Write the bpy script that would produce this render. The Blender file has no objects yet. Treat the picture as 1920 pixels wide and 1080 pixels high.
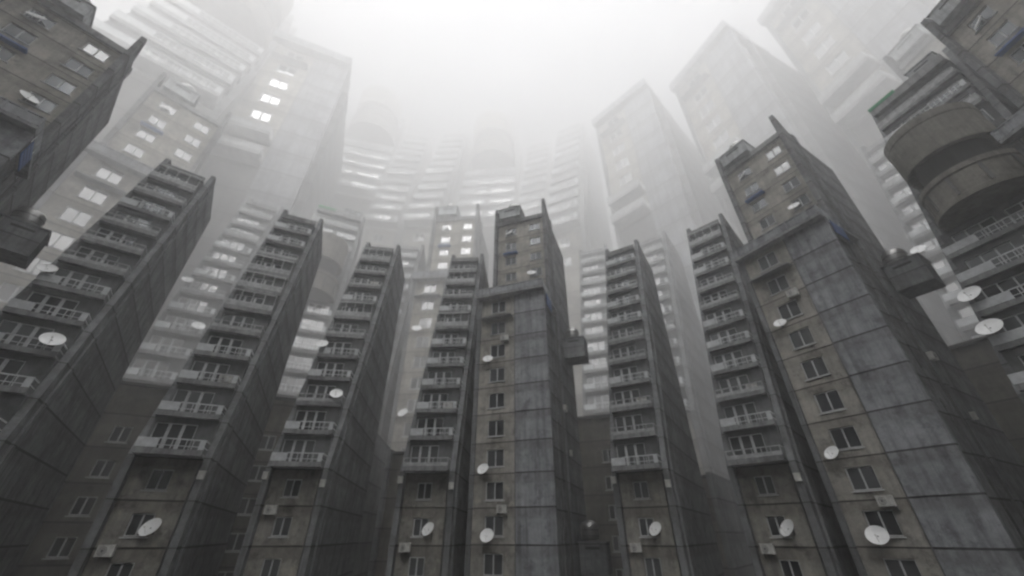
import bpy, math, random
random.seed(7)
R = math.radians
S = bpy.context.scene
COL = S.collection

# ------------------------------------------------------------------ tunables
ZC = 10.0            # height of the eye above the ground
LAM2 = 3.0           # size of the second ring of towers against the first
LAM3 = 7.7           # size of the far window towers
LAM4 = 8.4           # size of the far balcony towers
LAM5 = 9.0           # size of the far drum towers
HAZE = 0.0035

# ------------------------------------------------------------------ mesh helper
class MB:
    def __init__(s): s.v = []; s.f = []
    def quad(s, a, b, c, d):
        n = len(s.v); s.v += [a, b, c, d]; s.f.append((n, n+1, n+2, n+3)); return s
    def box(s, x0, x1, y0, y1, z0, z1):
        n = len(s.v)
        s.v += [(x0,y0,z0),(x1,y0,z0),(x1,y1,z0),(x0,y1,z0),(x0,y0,z1),(x1,y0,z1),(x1,y1,z1),(x0,y1,z1)]
        for q in ((0,3,2,1),(4,5,6,7),(0,1,5,4),(1,2,6,5),(2,3,7,6),(3,0,4,7)): s.f.append(tuple(n+i for i in q))
        return s
    def prism(s, poly, x0, x1):
        """polygon in (y, z) swept along x"""
        n = len(s.v); k = len(poly)
        s.v += [(x0,y,z) for y,z in poly] + [(x1,y,z) for y,z in poly]
        s.f.append(tuple(n+i for i in range(k))); s.f.append(tuple(n+k+i for i in reversed(range(k))))
        for i in range(k):
            j = (i+1) % k; s.f.append((n+i, n+k+i, n+k+j, n+j))
        return s
    def tube(s, a, b, r, n=8, r2=None, cap=True):
        r2 = r if r2 is None else r2
        ax = [b[i]-a[i] for i in range(3)]; L = math.sqrt(sum(q*q for q in ax)) or 1e-6; ax = [q/L for q in ax]
        ref = (0,0,1) if abs(ax[2]) < .9 else (1,0,0)
        u = (ax[1]*ref[2]-ax[2]*ref[1], ax[2]*ref[0]-ax[0]*ref[2], ax[0]*ref[1]-ax[1]*ref[0])
        l = math.sqrt(sum(q*q for q in u)); u = [q/l for q in u]
        w = (ax[1]*u[2]-ax[2]*u[1], ax[2]*u[0]-ax[0]*u[2], ax[0]*u[1]-ax[1]*u[0])
        k = len(s.v)
        for P, rr in ((a, r), (b, r2)):
            for i in range(n):
                t = 2*math.pi*i/n; c, d = math.cos(t)*rr, math.sin(t)*rr
                s.v.append(tuple(P[j]+u[j]*c+w[j]*d for j in range(3)))
        for i in range(n):
            j = (i+1) % n; s.f.append((k+i, k+j, k+n+j, k+n+i))
        if cap:
            s.f.append(tuple(k+i for i in reversed(range(n)))); s.f.append(tuple(k+n+i for i in range(n)))
        return s
    def lathe(s, prof, cx=0, cy=0, n=40, close=False):
        """profile of (radius, z) turned about a vertical axis"""
        k = len(s.v); m = len(prof)
        for i in range(n):
            t = 2*math.pi*i/n
            for r, z in prof: s.v.append((cx+r*math.cos(t), cy+r*math.sin(t), z))
        for i in range(n):
            j = (i+1) % n
            for q in range(m if close else m-1):
                q2 = (q+1) % m
                s.f.append((k+i*m+q, k+j*m+q, k+j*m+q2, k+i*m+q2))
        return s
    def wall(s, x0, x1, z0, z1, y, holes, deep=.28):
        """a wall facing -y with real openings (x0,x1,z0,z1) and reveals"""
        xs = sorted({x0, x1, *[h[0] for h in holes], *[h[1] for h in holes]})
        zs = sorted({z0, z1, *[h[2] for h in holes], *[h[3] for h in holes]})
        for i in range(len(xs)-1):
            for j in range(len(zs)-1):
                mx, mz = (xs[i]+xs[i+1])/2, (zs[j]+zs[j+1])/2
                if any(h[0] < mx < h[1] and h[2] < mz < h[3] for h in holes): continue
                s.quad((xs[i],y,zs[j]), (xs[i+1],y,zs[j]), (xs[i+1],y,zs[j+1]), (xs[i],y,zs[j+1]))
        for a, b, c, d in holes:
            e = y+deep
            s.quad((a,y,c),(a,e,c),(b,e,c),(b,y,c)); s.quad((a,y,d),(b,y,d),(b,e,d),(a,e,d))
            s.quad((a,y,c),(a,y,d),(a,e,d),(a,e,c)); s.quad((b,y,c),(b,e,c),(b,e,d),(b,y,d))
        return s
    def build(s, name, mat, parent=None, smooth=False):
        me = bpy.data.meshes.new(name); me.from_pydata(s.v, [], s.f); me.materials.append(mat); me.validate(); me.update()
        if smooth:
            for p in me.polygons: p.use_smooth = True
        o = bpy.data.objects.new(name, me); COL.objects.link(o)
        if parent: o.parent = parent
        return o

def empty(name, loc=(0,0,0)):
    o = bpy.data.objects.new(name, None); o.empty_display_size = .5; o.location = loc; COL.objects.link(o); return o
def tag(o, label, cat, group=None):
    if len(label.split()) > 16: print('LONG', label)
    o['label'] = label; o['category'] = cat
    if group: o['group'] = group
    return o
def copy_tree(o, parent=None):
    c = o.copy(); COL.objects.link(c); c.parent = parent
    for ch in list(o.children): copy_tree(ch, c)
    return c

# ------------------------------------------------------------------ materials
def nodes(name):
    m = bpy.data.materials.new(name); m.use_nodes = True
    nt = m.node_tree; b = nt.nodes['Principled BSDF']; return m, nt, b
def N(nt, t, **k):
    n = nt.nodes.new(t)
    for a, v in k.items(): setattr(n, a, v)
    return n
def math_(nt, op, a, b=None, c=None):
    n = N(nt, 'ShaderNodeMath', operation=op)
    for i, q in enumerate((a, b, c)):
        if q is None: continue
        if isinstance(q, (int, float)): n.inputs[i].default_value = q
        else: nt.links.new(q, n.inputs[i])
    return n.outputs[0]
def noise(nt, vec, scale, detail=5, rough=.6):
    n = N(nt, 'ShaderNodeTexNoise'); n.inputs['Scale'].default_value = scale
    n.inputs['Detail'].default_value = detail; n.inputs['Roughness'].default_value = rough
    nt.links.new(vec, n.inputs['Vector']); return n.outputs[0]
def ramp(nt, fac, stops):
    n = N(nt, 'ShaderNodeValToRGB'); e = n.color_ramp.elements
    while len(e) < len(stops): e.new(.5)
    for i, (p, c) in enumerate(stops):
        e[i].position = p; e[i].color = (c, c, c, 1) if isinstance(c, (int, float)) else (*c, 1)
    nt.links.new(fac, n.inputs[0]); return n.outputs[0]
def mix(nt, kind, fac, a, b):
    n = N(nt, 'ShaderNodeMix', data_type='RGBA', blend_type=kind)
    for s, q in ((0, fac), (6, a), (7, b)):
        if isinstance(q, (int, float)): n.inputs[s].default_value = q
        elif isinstance(q, tuple): n.inputs[s].default_value = (*q, 1)
        else: nt.links.new(q, n.inputs[s])
    return n.outputs[2]

def concrete(name, col, seam=None, phase=0.0, seam_w=.05, streak=.5, stain=.5, patch=None, yseam=None, rough=.9, patchy=.3):
    """weathered concrete: blotches, rain streaks, grime, and the joints between the panels"""
    m, nt, b = nodes(name)
    tc = N(nt, 'ShaderNodeTexCoord'); P = tc.outputs['Object']
    inf = N(nt, 'ShaderNodeObjectInfo')
    off = N(nt, 'ShaderNodeVectorMath', operation='SCALE'); off.inputs[0].default_value = (37.1, 19.7, 53.3)
    nt.links.new(inf.outputs['Random'], off.inputs['Scale'])
    add = N(nt, 'ShaderNodeVectorMath', operation='ADD'); nt.links.new(P, add.inputs[0]); nt.links.new(off.outputs[0], add.inputs[1])
    V = add.outputs[0]
    st = N(nt, 'ShaderNodeMapping'); st.inputs['Scale'].default_value = (1.6, 1.6, .09); nt.links.new(V, st.inputs[0])
    big = noise(nt, V, .35, 4, .6); mid = noise(nt, V, 1.7, 6, .68); fine = noise(nt, V, 14, 4, .7)
    c = mix(nt, 'MULTIPLY', 1.0, col, ramp(nt, big, [(.3, 1-patchy), (.7, 1+patchy*.6)]))
    c = mix(nt, 'MULTIPLY', .85, c, ramp(nt, mid, [(.28, .62), (.5, 1.0), (.74, 1.22)]))
    c = mix(nt, 'MULTIPLY', .5, c, ramp(nt, fine, [(.3, .72), (.7, 1.25)]))
    sk = noise(nt, st.outputs[0], 1.3, 5, .65)
    c = mix(nt, 'MULTIPLY', streak, c, ramp(nt, sk, [(.36, .5), (.55, 1.0), (.8, 1.18)]))
    if patch:
        pn = noise(nt, V, .9, 5, .7)
        c = mix(nt, 'MIX', ramp(nt, pn, [(.56, 0.0), (.66, .8)]), c, patch)
    gr = noise(nt, V, .8, 6, .72)
    c = mix(nt, 'MULTIPLY', stain, c, ramp(nt, gr, [(.33, .35), (.46, .95), (.6, 1.0)]))
    sep = N(nt, 'ShaderNodeSeparateXYZ'); nt.links.new(P, sep.inputs[0])
    bump_h = mid
    if seam:
        t = math_(nt, 'FRACT', math_(nt, 'DIVIDE', math_(nt, 'SUBTRACT', sep.outputs[2], phase), seam))
        d = math_(nt, 'MULTIPLY', math_(nt, 'ABSOLUTE', math_(nt, 'SUBTRACT', t, .5)), 2.0)      # 1 at the joint
        wob = math_(nt, 'MULTIPLY', math_(nt, 'SUBTRACT', mid, .5), .03)
        lim = 1-2*seam_w/seam
        line = ramp(nt, math_(nt, 'ADD', d, wob), [(max(0, lim-.012), 0.0), (lim+.004, 1.0)])
        if yseam:
            ax, sp, ph = yseam
            t2 = math_(nt, 'FRACT', math_(nt, 'DIVIDE', math_(nt, 'SUBTRACT', sep.outputs[ax], ph), sp))
            d2 = math_(nt, 'MULTIPLY', math_(nt, 'ABSOLUTE', math_(nt, 'SUBTRACT', t2, .5)), 2.0)
            l2 = 1-2*seam_w*.6/sp
            line = math_(nt, 'MAXIMUM', line, ramp(nt, d2, [(l2-.006, 0.0), (l2+.003, .8)]))
        c = mix(nt, 'MULTIPLY', line, c, (.16, .155, .15))
        # rust and soot carried down by the water from each joint: a stain, broken up by noise
        dr = ramp(nt, math_(nt, 'ADD', t, math_(nt, 'MULTIPLY', sk, .5)), [(.9, 0.0), (1.25, .55)])
        c = mix(nt, 'MULTIPLY', math_(nt, 'MULTIPLY', dr, stain), c, (.45, .43, .40))
        bump_h = math_(nt, 'SUBTRACT', mid, math_(nt, 'MULTIPLY', line, .9))
    nt.links.new(c, b.inputs['Base Color'])
    b.inputs['Roughness'].default_value = rough; b.inputs['Specular IOR Level'].default_value = .25
    bp = N(nt, 'ShaderNodeBump'); bp.inputs['Strength'].default_value = .35; bp.inputs['Distance'].default_value = .06
    nt.links.new(math_(nt, 'ADD', bump_h, math_(nt, 'MULTIPLY', fine, .25)), bp.inputs['Height']); nt.links.new(bp.outputs[0], b.inputs['Normal'])
    return m
def plain(name, col, rough=.6, metal=0, var=.25, spec=.4):
    m, nt, b = nodes(name)
    tc = N(nt, 'ShaderNodeTexCoord')
    n = noise(nt, tc.outputs['Object'], 3.0, 5, .65)
    c = mix(nt, 'MULTIPLY', 1.0, col, ramp(nt, n, [(.3, 1-var), (.7, 1+var*.4)]))
    nt.links.new(c, b.inputs['Base Color']); b.inputs['Roughness'].default_value = rough
    b.inputs['Metallic'].default_value = metal; b.inputs['Specular IOR Level'].default_value = spec
    return m
def glass(name, lo, hi, metal, rough, bump):
    m, nt, b = nodes(name)
    inf = N(nt, 'ShaderNodeObjectInfo')
    c = ramp(nt, inf.outputs['Random'], [(0.0, lo), (1.0, hi)])
    tc = N(nt, 'ShaderNodeTexCoord'); n = noise(nt, tc.outputs['Object'], .7, 3, .5)
    nt.links.new(c, b.inputs['Base Color']); b.inputs['Metallic'].default_value = metal
    b.inputs['Roughness'].default_value = rough
    bp = N(nt, 'ShaderNodeBump'); bp.inputs['Strength'].default_value = bump; bp.inputs['Distance'].default_value = .2
    nt.links.new(n, bp.inputs['Height']); nt.links.new(bp.outputs[0], b.inputs['Normal'])
    return m

SL = .331                                   # lean of the balcony fronts
M = {}
M['side'] = concrete('grey concrete side panels', (.205, .21, .216), 3.0, 5.27, .08, .95, .8, patch=(.25, .255, .26), yseam=(1, 6.1, 3.1), patchy=.4)
M['pier'] = concrete('grey concrete piers', (.22, .228, .235), 3.0, 5.27, .035, .7, .55)
M['beige'] = concrete('beige plaster panels', (.33, .317, .284), 3.0, 5.27, .06, .55, .9, patch=(.41, .385, .33), patchy=.35)
M['beige_b'] = concrete('beige plaster panels of the window towers', (.38, .365, .328), 3.0, -.68, .05, .5, .75, patch=(.44, .415, .36), patchy=.35)
M['dim'] = concrete('dim plaster of the added gap blocks', (.15, .14, .12), 3.0, 5.27, .06, .6, .8)  # dark colour of the added blocks stands in for the dim gaps
M['slab'] = concrete('blue grey cast concrete', (.32, .332, .35), 3.0, -.68, .06, .8, .75, patchy=.3)
M['balc'] = concrete('weathered balcony concrete', (.275, .28, .283), None, 0, .05, .7, .6)
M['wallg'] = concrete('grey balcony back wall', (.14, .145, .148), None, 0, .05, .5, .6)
M['drum'] = concrete('beige drum concrete', (.2, .19, .168), None, 0, .05, .55, .7, patchy=.3)
M['recess'] = concrete('bare concrete recess', (.16, .16, .155), 3.0, 5.27, .06, .6, .6)
M['box'] = concrete('pale render of the roof boxes', (.42, .44, .45), None, 0, .05, .6, .5)
M['roof'] = concrete('roof felt', (.07, .07, .07), None, 0, .05, .2, .5)
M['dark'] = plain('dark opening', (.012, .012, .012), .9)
M['frame'] = plain('grey white window frame', (.52, .535, .54), .5)
M['rail'] = plain('pale painted railing', (.58, .60, .61), .5)
M['panel'] = plain('balcony sheet panel', (.42, .43, .435), .6, var=.5)
M['glass'] = glass('darkened window glass', (.05, .055, .06), (.22, .23, .24), .7, .08, .05)  # darker copy: dim reflections of the near windows put into the colour
M['bright_glass'] = glass('brightened window glass', (.34, .345, .35), (.44, .44, .44), 1.0, .14, .01)  # brighter copy: colour raised so far and chosen panes look sky-lit
M['white'] = plain('white dish enamel', (.82, .83, .83), .35, var=.12)
M['acw'] = plain('off white casing', (.60, .60, .57), .55, var=.35)
M['metal'] = plain('galvanised bracket', (.16, .16, .165), .5, .6)
M['steel'] = plain('polished steel tank', (.42, .42, .41), .42, 1.0, .4)
M['blue'] = plain('blue painted sheet', (.03, .095, .3), .5, var=.35)
M['green'] = plain('green roof flashing', (.02, .26, .10), .5)
M['pipe'] = plain('cast iron pipe', (.12, .12, .12), .6, .3)
M['ground'] = concrete('dark asphalt ground', (.05, .05, .05), None, 0, .05, .1, .5)

# ------------------------------------------------------------------ parts shared by the towers
GLASS = 'glass'
def window(parent, x0, x1, z0, z1, y, mull=1, deep=.22, sill=True, tr=.0, mw=.055, gl=None):
    """a framed window sitting in its opening, glass as its own sub-part"""
    f = MB(); t = .075; y0, y1 = y+deep-.12, y+deep-.02
    f.box(x0, x1, y0, y1, z0, z0+t).box(x0, x1, y0, y1, z1-t, z1).box(x0, x0+t, y0, y1, z0+t, z1-t).box(x1-t, x1, y0, y1, z0+t, z1-t)
    for i in range(mull):
        xm = x0+(x1-x0)*(i+1)/(mull+1); f.box(xm-mw, xm+mw, y0, y1, z0+t, z1-t)
    if tr: f.box(x0+t, x0+(x1-x0)/(mull+1)-.055, y0, y1, z1-tr-.05, z1-tr)
    if sill: f.box(x0-.12, x1+.12, y-.12, y+.05, z0-.12, z0-.04)
    w = f.build('window', M['frame'], parent)
    MB().box(x0+t, x1-t, y0+.055, y0+.09, z0+t, z1-t).build('glass_pane', M[gl or GLASS], w)
    return w

def balcony(parent, x0, x1, yf, yb, z, kind):
    """floor slab with its upstand; railing, sheet panels or glazing as a sub-part"""
    b = MB().box(x0, x1, yf, yb, z, z+.16).box(x0, x1, yf, yf+.09, z+.16, z+.40)
    if kind != 2: b.box(x0, x0+.1, yf+.09, yb, z+.16, z+1.1)
    o = b.build('balcony', M['balc'], parent)
    r = MB(); h = z+1.18
    if kind == 0:            # bars, one end filled with a solid sheet
        xs = x0+(x1-x0)*.3
        r.box(x0, xs, yf, yf+.05, z+.44, h-.05)
        r.box(xs, x1, yf, yf+.07, h-.09, h).box(xs, x1, yf+.01, yf+.06, z+.62, z+.67).box(x1-.34, x1, yf, yf+.06, z+.44, h-.1)
        n = max(4, int((x1-xs)/.42))
        for i in range(n):
            xx = xs+(x1-.36-xs)*i/(n-1); r.box(xx-.025, xx+.025, yf+.015, yf+.055, z+.42, h-.09)
        r.box(x1-.07, x1, yf+.08, yb, h-.08, h).box(x1-.05, x1-.01, yf+.08, yb, z+.62, z+.67)
        r.build('railing', M['rail'], o)
    elif kind == 3:          # low sheet with a rail over it
        r.box(x0, x1, yf, yf+.04, z+.42, z+.74).box(x0, x1, yf, yf+.06, h-.08, h)
        for i in range(7):
            xx = x0+.03+(x1-x0-.06)*i/6; r.box(xx-.03, xx+.03, yf+.003, yf+.053, z+.74, h-.08)
        r.box(x1-.05, x1, yf+.07, yb, h-.07, h)
        r.build('railing', M['panel'], o)
    elif kind == 1:          # sheet panels between posts
        r.box(x0, x1, yf, yf+.04, z+.44, h-.12)
        n = max(4, int((x1-x0)/.9))
        for i in range(n+1):
            xx = x0+(x1-x0)*i/n; r.box(max(x0, xx-.035), min(x1, xx+.035), yf-.03, yf+.06, z+.3, h)
        r.box(x0, x1, yf-.02, yf+.07, h-.1, h+.001)
        r.box(x1-.05, x1, yf+.07, yb, z+.44, h-.05)
        r.build('railing', M['panel'], o)
    else:                    # glazed in above a solid front
        r.box(x0, x1, yf, yf+.05, z+.44, z+1.0)
        r.build('railing', M['panel'], o)
        g = MB(); t = z+2.45
        g.box(x0, x1, yf, yf+.08, z+1.0, z+1.09).box(x0, x1, yf, yf+.08, t-.1, t)
        n = max(3, int((x1-x0)/1.0))
        for i in range(n+1):
            xx = x0+(x1-x0)*i/n; g.box(max(x0, xx-.04), min(x1, xx+.04), yf+.005, yf+.075, z+1.09, t-.1)
        gl = g.build('glazing_frame', M['frame'], o)
    return o

def rust_pipe(parent, x, y, z0, z1):
    p = MB().tube((x, y, z0), (x, y, z1), .07, 8)
    z = z0+1
    while z < z1:
        p.box(x-.11, x+.11, y-.04, y+.11, z, z+.08); z += 3
    return p.build('drain_pipe', M['pipe'], parent)

def roof_box(parent, x0, x1, y0, y1, z0, z1, name='machine_room'):
    b = MB().box(x0, x1, y0, y1, z0, z1-.14).box(x0-.12, x1+.12, y0-.14, y1+.12, z1-.14, z1)
    o = b.build(name, M['box' if name == 'machine_room' else 'pier'], parent)
    xm = (x0+x1)/2; w = (x1-x0)*.26
    MB().box(xm-w, xm+w, y0-.02, y0+.1, z1-.75, z1-.5).build('vent_slot', M['dark'], o)
    return o

# ------------------------------------------------------------------ balcony tower
AW, AZB, AZT, AFT, AD = 5.42, 5.27, 41.17, 11.89, 21.9
KIND = [0, 0, 0, 0, 3, 0, 3, 0, 1, 3, 1]
def balcony_tower(zbot, floors_below, kinds=KIND):
    root = empty('balcony_tower'); h = AW/2; t = .5
    prof = [(0, zbot), (0, AZB), (AFT, AZT), (AFT+.9, AZT), (AFT+1.5, AZT-.35), (AD, AZT-.35), (AD, zbot)]
    for sx in (-1, 1):
        a, b = (-h, -h+t) if sx < 0 else (h-t, h)
        w = MB().prism(prof, a, b).build('side_wall', M['side'], root)
        a, b = (-h-.13, -h-.003) if sx < 0 else (h+.003, h+.13)
        st = [(1.3, zbot), (1.3, AZB), (AFT+.4, AZT-2.4), (AFT+1.0, AZT-2.4), (1.95, AZB), (1.95, zbot)]
        MB().prism(st, a, b).build('pilaster', M['pier'], w)
        a, b = (-h+.003, -h+t-.003) if sx < 0 else (h-t+.003, h-.003)
        fr = [(-.06, zbot), (-.06, AZB), (AFT-.05, AZT-.02), (AFT+.003, AZT-.02), (0.003, AZB), (0.003, zbot)]
        MB().prism(fr, a, b).build('pier_facing', M['pier'], w)
    xi = h-t
    # stepped upper front with its windows and balconies
    up = MB(); wins = []
    for k in range(11):
        z = AZB+3*k; y = SL*3*k+.3
        hole = (-2.0, .85, z+.45 if k < 4 else z+.62, z+2.55)
        wins.append((hole, y)); up.wall(-xi, xi, z, z+3, y, [hole])
        up.quad((-xi, y, z+3), (xi, y, z+3), (xi, y+SL*3, z+3), (-xi, y+SL*3, z+3))
        for e in (-xi, xi): up.quad((e, y, z), (e, y+1.3, z), (e, y+1.3, z+3), (e, y, z+3))
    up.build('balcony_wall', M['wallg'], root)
    for hl, y in wins: window(root, *hl, y, 2, sill=False, mw=.11)
    for k in range(11):
        z = AZB+3*k; y = SL*3*k
        balcony(root, -xi+.02, xi-.02, y-1.15, y+.29, z, kinds[k])
    # roof and parapet
    zr = AZB+33; yr = SL*33
    rf = MB().box(-xi, xi, yr+.55, AD-.1, zr+.003, zr+.3).box(-xi, xi, yr-.9, yr+.54, zr+.02, zr+.28).box(-xi, xi, yr-.9, yr-.74, zr+.28, zr+.75)
    rf.build('roof', M['balc'], root)
    # lower front
    hs = [(-.95, .45, AZB-3*(i+1)+.72, AZB-3*(i+1)+2.15) for i in range(floors_below)]
    MB().wall(-xi, xi, zbot, AZB-.005, .62, hs).box(-xi, xi, .62, 1.0, AZB-.004, AZB).build('front_wall', M['beige'], root)
    for hl in hs: window(root, *hl, .62, 1)
    MB().box(-xi, xi, AD-.5, AD-.2, zbot, AZT-1).build('rear_wall', M['side'], root)
    rust_pipe(root, xi-.2, .5, zbot, AZB-.3)
    return root

# ------------------------------------------------------------------ beige window tower
BXL, BXR, BXW, BZ0 = -4.98, 3.89, -2.28, -2.18
def window_tower(zbot, nlow, balconies=False, upper=True, bright=()):
    root = empty('window_tower'); zl = 26.08
    wz = [BZ0+3*i for i in range(nlow, 10)]
    bal = (3, 4) if balconies else ()
    hs = []
    for i in range(nlow, 10):
        if balconies and i < 5: continue
        z = BZ0+3*i; hs.append((BXW-.95, BXW+.95, z-.82, z+.82))
    for i in bal:
        z = BZ0+3*i; hs.append((-4.2, -.4, z-.6, z+1.0))
    if balconies:
        z0 = BZ0+3*3-1.35
        MB().wall(-4.55, 0, z0, zl, .2, hs).build('front_wall', M['beige_b'], root)
        MB().wall(-4.55, 0, zbot, z0, .5, []).box(-4.55, 0, .2, .5, z0-.003, z0).build('blank_wall', M['recess'], root)
    else:
        MB().wall(-4.55, 0, zbot, zl, .2, hs).build('front_wall', M['beige_b'], root)
    for hl in hs: window(root, *hl, .2, 1 if hl[1]-hl[0] < 2 else 3)
    for i in bal: balcony(root, -4.5, -.05, -1.5, .195, BZ0+3*i-1.3, 1)
    MB().box(BXL, -4.55, -.06, .9, zbot, zl).build('corner_pier', M['pier'], root)
    MB().box(0, BXR, 0, .5, zbot, zl).build('concrete_panel', M['slab'], root)
    MB().box(-4.5, BXR-.75, .52, 3.6, zbot, zl-.003).build('flank_wall', M['side'], root)
    MB().box(-.1, -.001, .02, .19, zbot, zl).build('joint_cover', M['pipe'], root)
    # canopy over the second window from the top
    z = BZ0+3*8+1.2
    MB().box(-4.3, -.3, -.75, .195, z, z+.14).build('canopy', M['balc'], root)
    # roof terrace on top of the front block
    tb = MB().box(BXL-.06, BXR+.06, -.8, 7.0, zl, zl+.28).build('terrace', M['balc'], root)
    pr = MB().box(BXL-.04, BXR+.04, -.78, -.66, zl+.28, zl+1.12)
    n = 9
    for i in range(n+1):
        xx = BXL+(BXR-BXL)*i/n; pr.box(max(BXL-.05, xx-.08), min(BXR+.05, xx+.08), -.84, -.6, zl+.27, zl+1.16)
    pr.box(BXL-.05, BXR+.05, -.83, -.62, zl+1.16, zl+1.27)
    pr.box(BXR-.06, BXR+.05, -.58, 3.6, zl+.28, zl+1.12)
    pr.build('parapet', M['slab'], tb)
    if not upper:
        MB().box(BXL, BXR, 3.601, 19, zbot, zl-.003).build('core_wall', M['side'], root)
        return root
    # the block behind
    xl, xr, yf, zr, zt, yb = -5.65, 3.19, 6.1, 44.73, 48.25, 19.5
    MB().box(xl+.1, xr-.1, 3.601, 6.5, zbot, zl-.003).build('core_wall', M['side'], root)
    prof = [(yf, zl-14), (yf, zr-1.0), (yf+.15, zt), (yf+.75, zt), (yf+2.6, zr+1.5), (yf+4.2, zr+1.3), (yf+4.6, zr+.3), (yb, zr+.3), (yb, zbot), (yf, zbot)]
    for sx in (-1, 1):
        a, b = (xl, xl+.5) if sx < 0 else (xr-.5, xr)
        w = MB().prism(prof, a, b).build('side_wall', M['side'], root)
        a, b = (xl-.16, xl-.003) if sx < 0 else (xr+.003, xr+.16)
        MB().prism([(yf+3.3, zbot), (yf+3.3, zr+1.35), (yf+4.0, zr+1.25), (yf+4.0, zbot)], a, b).build('pilaster', M['pier'], w)
        if sx > 0: rust_pipe(w, xr+.12, yf+2.1, zbot, zr-4)
    hu = []
    for i in (12, 13, 14, 15):
        z = BZ0+3*i+.1
        for xw in (-2.95, 1.15): hu.append((xw-.9, xw+.9, z-.75, z+.75))
    yw = 6.75
    MB().wall(xl+.5, xr-.5, zl+.28, zr, yw, hu).build('upper_wall', M['beige_b'], root)
    for i, hl in enumerate(hu): window(root, *hl, yw, 1, gl='bright_glass' if i in bright else None)
    MB().box(-4.1, -1.7, yw-.65, yw-.005, 38.05, 38.25).build('blue_canopy', M['blue'], root)
    MB().box(xl+.5, xr-.5, yw, yb-.1, zr+.003, zr+.25).box(xl+.5, xr-.5, yw-.3, yw-.01, zr-.25, zr+.55).build('roof', M['balc'], root)
    roof_box(root, -4.6, -1.0, 5.6, 8.6, zr+.56, zr+2.6)
    MB().box(xl+.5, xr-.5, yb-.4, yb-.1, zbot, zr).build('rear_wall', M['side'], root)
    # plant rooms hanging on the right flank
    for zq in (21.7, -3.6):
        p = roof_box(root, xr+.17, xr+3.2, 12.2, 15.4, zq, zq+3.1, 'plant_room')
    return root
TANKS_B = [(-2.6, 7.2, 44.73+2.6), (4.5, 13.6, 21.7+3.1), (4.5, 13.6, -3.6+3.1)]

# ------------------------------------------------------------------ tower with a round drum
EW, EZT = 8.5, 39.4
def drum_tower(zbot, tall=True):
    root = empty('drum_tower'); t = .5
    EZT = 39.4 if tall else 30.4
    ft = SL*EZT
    prof = [(0, zbot), (0, 0), (ft, EZT), (ft+1.0, EZT), (ft+2.2, EZT-1.0), (22, EZT-1.0), (22, zbot)]
    for a in (0, EW-t):
        w = MB().prism(prof, a, a+t).build('side_wall', M['side'], root)
        fr = [(-.06, zbot), (-.06, 0), (ft-.05, EZT-.02), (ft+.003, EZT-.02), (.003, 0), (.003, zbot)]
        MB().prism(fr, a+.003, a+t-.003).build('pier_facing', M['pier'], w)
    rows = list(range(12 if tall else 9))
    up = MB(); wins = []
    for k in rows:
        z = 3*k; y = SL*3*k+.25
        hh = [(1.1, 4.0, z+.5, z+2.5), (4.7, 7.5, z+.5, z+2.5)] if k not in (5, 6, 7) else []
        wins += [(q, y) for q in hh]; up.wall(t, EW-t, z, z+3, y, hh)
        up.quad((t, y, z+3), (EW-t, y, z+3), (EW-t, y+SL*3, z+3), (t, y+SL*3, z+3))
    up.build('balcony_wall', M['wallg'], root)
    for hl, y in wins: window(root, *hl, y, 2, sill=False)
    for k in (0, 1, 2, 3, 4, 9, 10, 11) if tall else (0, 1, 2, 3, 4):
        balcony(root, t+.02, EW-t-.02, SL*3*k-1.1, SL*3*k+.24, 3*k, (0, 0, 0, 0, 0)[k] if k < 5 else (1 if k != 10 else 0))
    cx, cy = 4.42, 4.4
    dr = MB().lathe([(0.05, 15.45), (3.2, 15.45), (3.42, 15.3), (3.45, 15.75), (3.3, 15.85), (3.3, 17.75), (3.45, 17.85), (3.45, 18.35), (3.1, 18.41), (3.05, 17.0), (.05, 17.0)], cx, cy, 56)
    d = dr.build('round_balcony', M['drum'], root)
    for i in range(10):
        jt = MB(); a = 2*math.pi*(i+.35)/10; c, s = math.cos(a), math.sin(a)
        p = [(cx+c*r-s*q, cy+s*r+c*q) for r, q in ((3.25, -.11), (3.4, -.11), (3.4, .11), (3.25, .11))]
        n = len(jt.v); jt.v += [(x, y, 15.86) for x, y in p]+[(x, y, 17.74) for x, y in p]
        for q in ((0,1,2,3),(7,6,5,4),(0,4,5,1),(1,5,6,2),(2,6,7,3),(3,7,4,0)): jt.f.append(tuple(n+i2 for i2 in q))
        jt.build('panel_rib', M['pipe'], d)
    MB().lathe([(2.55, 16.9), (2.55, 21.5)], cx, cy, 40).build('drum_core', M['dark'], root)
    h = MB().lathe([(2.5, 20.9), (3.1, 20.85), (3.28, 20.71), (3.3, 20.8), (3.3, 24.0), (3.36, 24.1), (3.36, 24.95), (3.2, 25.04), (.05, 25.3)], cx, cy, 56)
    h.build('drum_hood', M['drum'], root)
    zr, yr = (36.3, SL*36+.55) if tall else (27.3, SL*27+.55)
    MB().box(t, EW-t, yr-1.7, 21.6, zr, zr+.3).box(t, EW-t, yr-1.7, yr-1.55, zr+.3, zr+1.1).build('roof', M['balc'], root)
    MB().box(t, 3.4, yr-1.8, yr-1.5, zr+.85, zr+1.3).build('green_flashing', M['green'], root)
    roof_box(root, 4.9, 7.6, yr-1.0, yr+2.4, zr+.303, zr+2.6)
    MB().wall(t, EW-t, zbot, -.004, .5, []).build('blank_wall', M['recess'], root)
    MB().box(t, EW-t, 21.2, 21.6, zbot, zr).build('rear_wall', M['side'], root)
    return root

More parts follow.
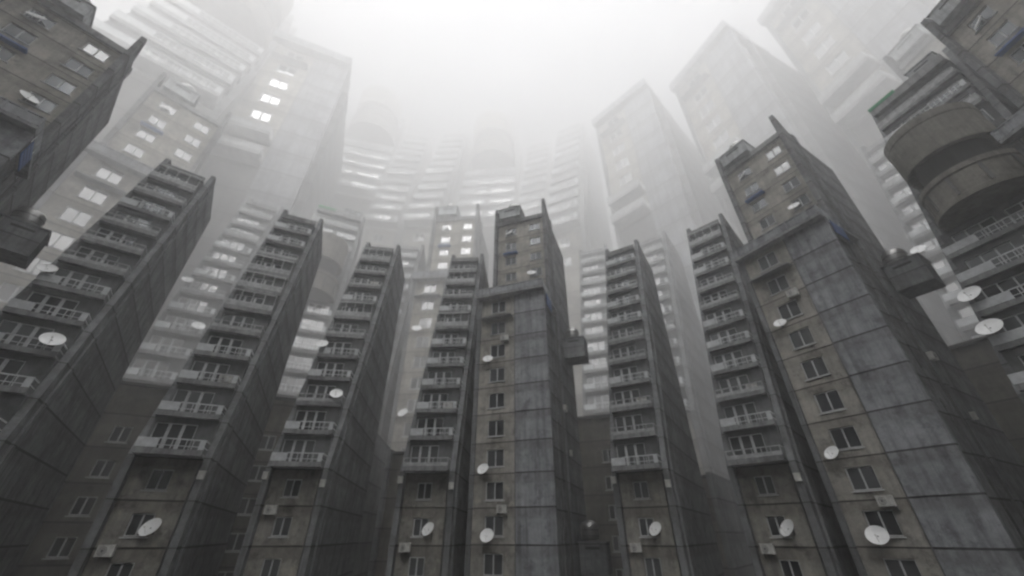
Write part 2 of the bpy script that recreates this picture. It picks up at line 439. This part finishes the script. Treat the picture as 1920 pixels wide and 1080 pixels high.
# ------------------------------------------------------------------ low blocks added to darken the gaps behind the near ring
def gap_shade_block(x0, x1, zbot, ztop, nwin):
    root = empty('gap_shade_block'); t = .5
    for a in (x0, x1-t):
        w = MB().prism([(0, zbot), (0, ztop+.5), (22, ztop+.5), (22, zbot)], a, a+t).build('side_wall', M['side'], root)
        MB().prism([(-.06, zbot), (-.06, ztop+.5), (-.003, ztop+.5), (-.003, zbot)], a+.003, a+t-.003).build('pier_facing', M['pier'], w)
    xm = x1-AW/2-.25
    hs = [(xm-.7, xm+.7, ztop-3*(i+1)+.72, ztop-3*(i+1)+2.15) for i in range(1, nwin)]
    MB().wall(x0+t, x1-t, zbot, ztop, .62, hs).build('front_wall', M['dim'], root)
    for hl in hs: window(root, *hl, .62, 1, gl='glass')
    MB().box(x0+t, x1-t, .3, 21.9, ztop, ztop+.3).build('roof', M['roof'], root)
    return root

# ------------------------------------------------------------------ loose things
def make_dish():
    root = empty('satellite_dish'); prof = [(.74*i/7, .17*(i/7)**2) for i in range(8)]
    prof = prof+[(.76, .18), (.76, .155)]+[(r, z-.03) for r, z in reversed(prof[:-1])]
    b = MB().lathe([(max(r, .004), z) for r, z in prof], n=28)
    a = R(58); c, s = math.cos(a), math.sin(a)
    b.v = [(x, -.35-(z*s-y*c)-0*c, y*s*-1*-1+z*c) for x, y, z in b.v]     # tip the bowl up towards the sky
    b.v = [(x*.86, (y+.35)*.86-.35, z*.86) for x, y, z in b.v]
    b.build('reflector', M['white'], root, True)
    MB().tube((0, -.45, -.62), (0, -.95, .05), .014, 6).box(-.04, .04, -1.0, -.92, .02, .1).build('feed_arm', M['acw'], root)
    MB().tube((0, -.38, 0), (0, 0, -.2), .045, 8).box(-.12, .12, -.02, .03, -.4, .0).build('bracket', M['metal'], root)
    return root
def make_ac():
    root = empty('air_conditioner')
    MB().box(-.48, .48, -.52, -.14, 0, .68).box(-.5, .5, -.54, -.12, .66, .70).build('casing', M['acw'], root)
    f = MB()
    for r in (.08, .16, .24):
        for i in range(20):
            a, b = 2*math.pi*i/20, 2*math.pi*(i+1)/20
            f.tube((-.14+r*math.cos(a), -.535, .34+r*math.sin(a)), (-.14+r*math.cos(b), -.535, .34+r*math.sin(b)), .012, 5, cap=False)
    f.tube((-.14, -.53, .34), (-.14, -.545, .34), .06, 10)
    f.build('fan_grille', M['metal'], root)
    MB().box(-.42, -.36, -.5, 0, -.06, 0).box(.36, .42, -.5, 0, -.06, 0).box(-.42, -.36, -.04, 0, -.35, -.06).box(.36, .42, -.04, 0, -.35, -.06).build('bracket', M['metal'], root)
    return root
def make_tank():
    root = empty('steel_tank')
    MB().lathe([(.01, .2), (.8, .2), (.92, .3), (.95, .4), (.95, 1.3), (.9, 1.5), (.72, 1.72), (.4, 1.86), (.01, 1.9)], n=28).build('shell', M['steel'], root, True)
    b = MB()
    for z in (.45, 1.0): b.lathe([(.955, z), (.99, z), (.99, z+.07), (.955, z+.07)], n=28, close=True)
    for i in range(4):
        a = R(45+90*i); b.box(.7*math.cos(a)-.06, .7*math.cos(a)+.06, .7*math.sin(a)-.06, .7*math.sin(a)+.06, 0, .22)
    b.build('band', M['metal'], root)
    return root
def make_box():
    root = empty('junction_box')
    MB().box(-.22, .22, -.3, -.003, 0, .55).box(-.25, .25, -.33, 0, .552, .6).build('casing', M['acw'], root)
    MB().tube((0, -.12, -.6), (0, -.12, 0), .03, 6).build('conduit', M['metal'], root)
    return root
def make_sign():
    root = empty('blue_sign')
    p = MB().box(0, .06, -1.25, 1.25, 0, 1.5).build('sign_panel', M['blue'], root)
    s = MB()
    for z in (.38, .75, 1.12): s.box(-.012, .072, -1.26, 1.26, z, z+.03)
    s.build('panel_seam', M['pipe'], p)
    MB().tube((-.08, -1.1, 1.45), (-.08, -1.1, 2.1), .04, 6).tube((-.08, 1.1, 1.45), (-.08, 1.1, 2.1), .04, 6).build('hanger', M['rail'], root)
    return root

# ------------------------------------------------------------------ placing
from mathutils import Matrix, Vector
def mat_of(t, lam):
    X, Y, o, dz = t
    # facade axis x to the right, depth axis y away from the eye, turned by o clockwise seen from above
    return Matrix.Translation((lam*X, lam*Y, ZC+lam*dz)) @ Matrix.Rotation(-R(o), 4, 'Z') @ Matrix.Scale(lam, 4)
TMPL = {}
PLACED = []
def place(kind, t, lam, key, builder, label, cat, group):
    if key not in TMPL: o = TMPL[key] = builder()
    else: o = copy_tree(TMPL[key])
    X, Y, a, dz = t
    o.location = (lam*X, lam*Y, ZC+lam*dz); o.rotation_euler = (0, 0, -R(a)); o.scale = (lam,)*3
    tag(o, label, cat, group); return mat_of(t, lam), lam
PROTO = {}
def attach(kind, mk, host, loc, label, cat, group, rz=0, scale=1.0, rx=0):
    """a thing fixed to a tower but built as a thing of its own"""
    m, lam = host
    if kind not in PROTO: o = PROTO[kind] = mk()
    else: o = copy_tree(PROTO[kind])
    w = m @ Matrix.Translation(loc) @ Matrix.Rotation(rz, 4, 'Z') @ Matrix.Rotation(rx, 4, 'X') @ Matrix.Scale(scale, 4)
    o.location = w.to_translation(); o.rotation_euler = w.to_euler(); o.scale = w.to_scale()
    return tag(o, label, cat, group)

G1, G2, G3 = 'near towers around the courtyard', 'second ring of towers in the haze', 'farthest towers almost lost in the fog'
z1 = -ZC-.2
TW = {}
def A1(k, t, label): 
    rr = random.Random(k); kinds = [rr.choice((0, 0, 0, 3)) if i < 5 else rr.choice((0, 0, 3, 3, 3, 2)) for i in range(11)]
    TW[k] = place('A', t, 1, 'A'+k, lambda: balcony_tower(z1, 4, kinds), label, 'tower', G1)
def B1(k, t, label): TW[k] = place('B', t, 1, 'B1'+k, lambda: window_tower(z1, -1, bright={'D': (5, 7), 'L': (7,)}.get(k, ())), label, 'tower', G1)
A1('T1', (-35.44, 25.31, -36.2, 0), 'dark balcony tower at the left edge, fourth left of the central beige tower')
A1('T2', (-26.78, 32.84, -23.5, 0), 'dark balcony tower third to the left of the central beige tower')
A1('T3', (-19.66, 39.03, -8.6, 0), 'dark balcony tower second to the left of the central beige tower')
A1('M', (-8.28, 41.76, 2.9, 0), 'dark balcony tower directly against the left side of the central beige tower')
A1('R', (12.13, 40.77, 30.8, 0), 'dark balcony tower next to the right of the central beige tower')
A1('T6', (21.5, 36.71, 43.7, 0), 'dark balcony tower tucked against the left side of the right-hand beige tower')
B1('C', (.34, 42.48, 19.5, 0), 'beige and grey window tower in the centre, its blue sign under the terrace corner')
B1('D', (28.28, 31.44, 59.7, 0), 'leaning-looking beige and grey window tower right of centre, complete up to its roof')
B1('L', (-39.29, 15.89, -49.9, 0), 'dark beige window tower cut off by the upper left corner of the photo')
B1('BR', (39.57, 14.73, 87.2, 0), 'dark beige window tower cut off by the upper right corner of the photo')
TW['E1'] = place('E', (35.17, 26.80, 71.6, 8.29), 1, 'E1', lambda: drum_tower(-ZC-8.5), 'dark tower at the right edge with a big round drum and green roof edge', 'tower', G1)

GLASS = 'bright_glass'
z2 = -(ZC/LAM2)-8.2
def A2(k, t, label): TW[k] = place('A', t, LAM2, 'A2', lambda: balcony_tower(z2, 5), label, 'tower', G2)
def B2(k, t, label): TW[k] = place('B', t, LAM2, 'B2', lambda: window_tower(z2, -2), label, 'tower', G2)
A2('2T2', (-36.9, 38.4, -28.3, 7.73), 'hazy pale balcony tower showing left of the third balcony tower from the centre')
A2('2M', (-19.44, 50.10, -5.9, 9.07), 'hazy balcony tower mostly hidden behind the second balcony tower left of centre')
A2('2R', (11.74, 50.39, 21.8, 7.82), 'hazy balcony tower between the central beige tower and the balcony tower right of it')
A2('2R2', (19.2, 47.6, 36.7, 7.08), 'hazy balcony tower just right of the first balcony tower right of centre, side wall showing')
A2('2X', (41.97, 30.0, 65.5, 7.38), 'hazy balcony tower between the right-hand beige tower and the drum tower')
B2('l2', (-41.56, 30.25, -47.7, 7.93), 'hazy beige window tower with bright windows at upper left')
B2('l2c', (-10.42, 50.14, 6.2, 7.45), 'hazy beige window tower peeping up left of the central dark tower')
B2('lr2', (46.21, 22.02, 81.8, 7.83), 'hazy window tower whose roof corner shows above the drum tower')
TW['E2'] = place('E', (-31.2, 41.5, -24.0, 13.3), LAM2, 'E2', lambda: drum_tower(-(ZC/LAM2)-13.6), 'hazy drum tower between the second and third balcony towers left of centre', 'tower', G2)

LB = 1.5
G4 = 'added low blocks darkening the gaps behind the near towers'
def low(k, t, w, zt, label):
    x0, x1 = {'E2': (0, w), '2R': (-w/2-3.2, w/2), '2X': (-w/2-4.5, w/2)}.get(k, (-w/2, w/2))
    TW['low'+k] = place('L', t, LB, 'low'+k, lambda: gap_shade_block(x0, x1, -(ZC/LB)-t[3]-.2, zt, 6), label, 'low block', G4)
low('2T2', (-36.9, 38.4, -28.3, 7.73), AW, AZB-.2, 'added low block with windows darkening the gap between the two leftmost balcony towers')
low('E2', (-31.2, 41.5, -24.0, 13.3), EW, -.2, 'added low block darkening the gap left of the second balcony tower from the centre')
low('2R', (11.74, 50.39, 21.8, 7.82), AW, AZB-.2, 'added low block darkening the gap right of the central beige tower')
low('2R2', (19.2, 47.6, 36.7, 7.08), AW, AZB-7, 'added low block darkening the gap between the two balcony towers right of centre')
low('2M', (-19.44, 50.10, -5.9, 9.07), AW, AZB-4, 'added low block darkening the gap right of the second balcony tower left of centre')
low('l2c', (-10.42, 50.14, 6.2, 7.45), 9.6, 1.0, 'added low block darkening the gap left of the balcony tower that touches the central tower')
low('2X', (41.97, 30.0, 65.5, 7.38), AW, AZB+2, 'added low block darkening the gap between the right-hand beige tower and the drum tower')
z3 = -(ZC/LAM3)-36
def B3(k, t, label): TW[k] = place('B', t, LAM3, 'B3', lambda: window_tower(z3, 5, True, False), label, 'tower', G3)
def A3(k, t, label): TW[k] = place('A', t, LAM4, 'A3', lambda: balcony_tower(z3, 2), label, 'tower', G3)
def E3(k, t, label, lam=None): TW[k] = place('E', t, lam or LAM5, 'E3', lambda: drum_tower(z3-4, False), label, 'tower', G3)
B3('b3a', (16.26, 33.41, 47.0, 26.58), 'faint white tower with a sharp roof corner just right of the bright sky')
B3('b3b', (24.60, 26.14, 65.5, 25.33), 'faint white tower above the roof of the right-hand beige tower')
B3('b3c', (32.30, 18.02, 74.9, 26.35), 'faint white tower at top right with tilted bright windows and broad pale panel')
B3('b3d', (-24.87, 25.97, -23.1, 25.40), 'faint white tower with broad pale panel left of the bright sky')
A3('a3m', (-12.54, 40.53, 3.7, 30.88), 'barely visible balcony tower above the hazy beige tower left of centre')
A3('a3r1', (6.53, 37.54, 25.9, 27.49), 'barely visible balcony tower rising right of the central tower roof')
A3('a3n', (-18.4, 41.5, -8.0, 31.5), 'barely visible slim tower right of the drum tower with the blank grey wall')
A3('a3p', (2.6, 45.0, 18.0, 33.0), 'barely visible slim tower just left above the central roof fin')
E3('e3a', (-24.6, 32.6, -16.1, 35.48), 'faint drum tower with a blank grey wall under wide balconies, left of centre', 10.4)
E3('e3m', (-7.8, 36.6, 5.8, 32.5), 'barely visible drum tower straight above the central tower in the fog', 11.0)
E3('e3l', (-29.0, 12.6, -41.6, 28.06), 'pale drum tower with wide banded balconies at the top left')

# ------------------------------------------------------------------ dishes, coolers, tanks, signs
NB = {'C': 'central beige tower', 'D': 'right-hand beige tower', 'L': 'beige tower in the upper left corner', 'BR': 'beige tower in the upper right corner',
      'l2': 'hazy beige tower at upper left', 'l2c': 'hazy beige tower left of centre', 'lr2': 'hazy window tower above the drum tower'}
NA = {'T1': 'leftmost balcony tower', 'T2': 'third balcony tower left of centre', 'T3': 'second balcony tower left of centre', 'M': 'balcony tower touching the central tower',
      'R': 'first balcony tower right of centre', 'T6': 'balcony tower beside the right-hand beige tower'}
GD, GA, GT, GJ = 'satellite dishes on the towers', 'air conditioners on the towers', 'steel water tanks', 'small boxes on the piers'
DR = random.Random(3)
def dish(h, loc, label, rz=0, s=1.0):
    s *= DR.uniform(.86, 1.08); rz += R(DR.uniform(-7, 7)); attach('dish', make_dish, TW[h], loc, label, 'satellite dish', GD, rz, s)
def ac(h, loc, label, rz=0, s=1.0): attach('ac', make_ac, TW[h], loc, label, 'air conditioner', GA, rz, s)
def jbox(h, loc, label, rz=0, s=1.0): attach('jbox', make_box, TW[h], loc, label, 'utility box', GJ, rz, s)
for k in ('C', 'D'):
    dish(k, (-3.41, .18, 17.7), 'topmost white dish on the beige lower strip of the '+NB[k], R(10))
    dish(k, (-3.4, .18, 5.75), 'middle white dish on the beige lower strip of the '+NB[k], R(-6))
    dish(k, (-2.82, .18, 0.0), 'lowest white dish on the beige strip of the '+NB[k], R(12))
for k in ('C', 'D', 'L'):
    dish(k, (.42, 6.73, 33.5), 'white dish just above the terrace of the '+NB[k], R(14))
for k in ('C', 'D', 'L', 'BR', 'l2', 'l2c'):
    dish(k, (-2.95, 6.73, 42.45), 'white dish beside the top left window of the '+NB[k], R(-20))
for k in ('C', 'D'):
    ac(k, (-1.25, .195, 19.8), 'white cooler under the third window from the top of the '+NB[k])
    ac(k, (-1.35, .195, 1.85), 'white cooler low on the beige strip of the '+NB[k])
    ac(k, (3.36+.02, 8.6, 13.2), 'grey cooler halfway up the right flank of the '+NB[k], R(90))
for k in ('C', 'D', 'L', 'BR', 'l2', 'l2c', 'lr2'):
    attach('tank', make_tank, TW[k], TANKS_B[0], 'round steel tank on the roof box of the '+NB[k], 'water tank', GT)
for k in ('C', 'D', 'L'):
    attach('tank', make_tank, TW[k], TANKS_B[1], 'steel tank on the upper plant room beside the '+NB[k], 'water tank', GT, 0, 1.1)
for k in ('C', 'D'):
    attach('tank', make_tank, TW[k], TANKS_B[2], 'dark steel tank on the lower plant room beside the '+NB[k], 'water tank', GT, 0, 1.1)
    jbox(k, (3.36, 11.0, 8.4), 'small pale box low on the right flank of the '+NB[k], R(90))
for k, d in (('C', 'blue sign hanging under the terrace corner of the central beige tower'), ('D', 'blue sign hanging under the terrace corner of the right-hand beige tower'),
             ('L', 'blue sign hanging from the terrace of the tower in the upper left corner')):
    attach('sign', make_sign, TW[k], (BXR+.15, 1.6, 24.2), d, 'sign', 'blue signs under the terraces')
for k in ('T2', 'M', 'R', 'T6'):
    dish(k, (.75, .6, .5), 'white dish low down beside the window of the '+NA[k], R(-30))
for k in ('T2', 'M', 'R', 'T6'):
    ac(k, (-1.4, .61, -1.2), 'white cooler at the lower window of the '+NA[k])
ac('T3', (-1.4, .61, 1.6), 'white cooler at the lower window of the second balcony tower left of centre')
for k in ('T2', 'M', 'R', 'T6', 'T3'):
    jbox(k, (2.5, -.06, 3.75), 'small pale box on the right pier of the '+NA[k])
for k in ('M', 'T3', 'R'):
    jbox(k, (-2.5, -.06, 4.3), 'small pale box on the left pier of the '+NA[k])
def afront(z): return SL*(z-AZB)-1.2
for k in ('T1', 'T3'):
    dish(k, (-1.95, afront(18.2)+.05, 18.75), 'white dish left on a middle balcony of the '+NA[k], R(6))
    dish(k, (1.45, afront(12.2)+.05, 12.45), 'white dish right on a low balcony of the '+NA[k], R(10))
dish('2T2', (-2.1, afront(18.2)+.05, 18.9), 'white dish at the left edge of the hazy tower left of the third balcony tower', R(6))
dish('2T2', (1.5, afront(12.2)+.05, 12.5), 'white dish peeping out beside the third balcony tower left of centre', R(6))
dish('2X', (-2.1, afront(18.2)+.05, 18.5), 'white dish on the hazy balcony tower beside the right-hand plant room', R(6))
dish('l2c', (-3.41, .18, 17.7), 'upper white dish on the hazy beige tower beside the left balconies', R(10))
dish('l2c', (-3.4, .18, 5.75), 'lower white dish on the hazy beige tower beside the left balconies', R(-6))
dish('E1', (.95, SL*7-1.15, 7.75), 'upper of two white dishes on the drum tower balconies at the right edge', R(-8), 1.1)
dish('E1', (.99, SL*4-1.15, 4.65), 'lower of two white dishes on the drum tower balconies at the right edge', R(5), 1.1)
for k, f in (('T2', 2), ('M', 2), ('R', 2), ('T6', 2), ('T3', 8)):
    z = AZB+3*f; ac(k, (1.2, SL*3*f-.55, z+.45), 'white cooler standing on a balcony of the '+NA[k])

# ------------------------------------------------------------------ unseen towers added behind the eye to shade the courtyard and fill reflections
def plain_tower(h):
    b = MB().prism([(0, 0), (0, 16), (h*.24, h), (h*.24+2, h), (22, h-2), (22, 0)], -3.2, 3.2)
    for k in range(5, int(h/3)-1):
        z = 3*k; y = max(0, (z-16)/(h-16)*h*.24); b.box(-2.6, 2.6, y-1.0, y+.4, z, z+1.0)
    return b
BK = None
for i in range(14):
    a = 84+13.85*i+2; d = 42.5
    if BK is None: o = BK = plain_tower(ZC+42).build('unseen_shade_tower', M['side'])
    else: o = BK.copy(); COL.objects.link(o)
    o.location = (d*math.sin(R(a)), d*math.cos(R(a)), 0); o.rotation_euler = (0, 0, -R(a+10))
    tag(o, 'unseen slab tower added behind the viewpoint to shade the courtyard', 'tower', 'unseen towers added behind the viewpoint for shade')

for i in range(11):  # taller unseen row, added to keep sun and sky off the near towers
    a = 82+19.6*i; d = 80; q = 3.2
    o = BK.copy(); COL.objects.link(o)
    o.location = (d*math.sin(R(a)), d*math.cos(R(a)), 0); o.rotation_euler = (0, 0, -R(a+10)); o.scale = (q, 2.2, q)
    tag(o, 'unseen huge slab tower added behind the viewpoint to block light from the courtyard', 'tower', 'unseen huge towers added to block light')

# ------------------------------------------------------------------ ground, haze, sky, light, camera
HR = 1500
g = MB().quad((-HR, -HR, 0), (HR, -HR, 0), (HR, HR, 0), (-HR, HR, 0)).build('ground', M['ground']); g['kind'] = 'structure'
HT = ZC+708
hz = MB().box(-HR-40, HR+40, -HR-40, HR+40, -1.0, HT)
hm = bpy.data.materials.new('haze'); hm.use_nodes = True; nt = hm.node_tree; nt.nodes.clear()
pv = nt.nodes.new('ShaderNodeVolumePrincipled'); out = nt.nodes.new('ShaderNodeOutputMaterial')
pv.inputs['Color'].default_value = (1.0, 1.0, 1.0, 1); pv.inputs['Density'].default_value = HAZE; pv.inputs['Anisotropy'].default_value = 0.6
pv.inputs['Density Attribute'].default_value = ''
nt.links.new(pv.outputs[0], out.inputs['Volume'])
try: hm.cycles.homogeneous_volume = True
except Exception: pass
ho = hz.build('haze', hm); ho['kind'] = 'stuff'

w = bpy.data.worlds.new('World'); S.world = w; w.use_nodes = True; nt = w.node_tree
bg = nt.nodes['Background']; sky = nt.nodes.new('ShaderNodeTexSky'); sky.sky_type = 'NISHITA'; sky.sun_disc = False
SE, SR = 46, 190
sky.sun_elevation = R(SE); sky.sun_rotation = R(SR); sky.dust_density = 6; sky.air_density = 1.0
hs = nt.nodes.new('ShaderNodeHueSaturation'); hs.inputs['Saturation'].default_value = .32
nt.links.new(sky.outputs[0], hs.inputs['Color']); nt.links.new(hs.outputs[0], bg.inputs[0]); bg.inputs[1].default_value = .05
sl = bpy.data.lights.new('sun', 'SUN'); sl.energy = 1.5; sl.angle = R(30); sl.color = (1, .995, .985)
so = bpy.data.objects.new('sun', sl); COL.objects.link(so)
dv = Vector((math.sin(R(SR))*math.cos(R(SE)), math.cos(R(SR))*math.cos(R(SE)), math.sin(R(SE))))
so.rotation_euler = (-dv).to_track_quat('-Z', 'Y').to_euler(); so.location = (0, 0, 60)

cd = bpy.data.cameras.new('camera'); co = bpy.data.objects.new('camera', cd); COL.objects.link(co); S.camera = co
cd.sensor_width = 36; cd.lens = 36*729.13/1920; cd.clip_end = 5000; cd.clip_start = .1
cd.dof.use_dof = True; cd.dof.focus_distance = 14; cd.dof.aperture_fstop = .16
co.location = (0, 0, ZC); co.rotation_euler = (R(90+32.55), 0, 0)
S.render.resolution_x = 1024; S.render.resolution_y = 576
S.view_settings.view_transform = 'Standard'; S.view_settings.look = 'None'; S.view_settings.gamma = 1
S.view_settings.exposure = 2.0
S.cycles.volume_bounces = 10; S.cycles.max_bounces = 14; S.cycles.diffuse_bounces = 3; S.cycles.glossy_bounces = 3
S.cycles.use_denoising = True; S.cycles.filter_width = 2.0
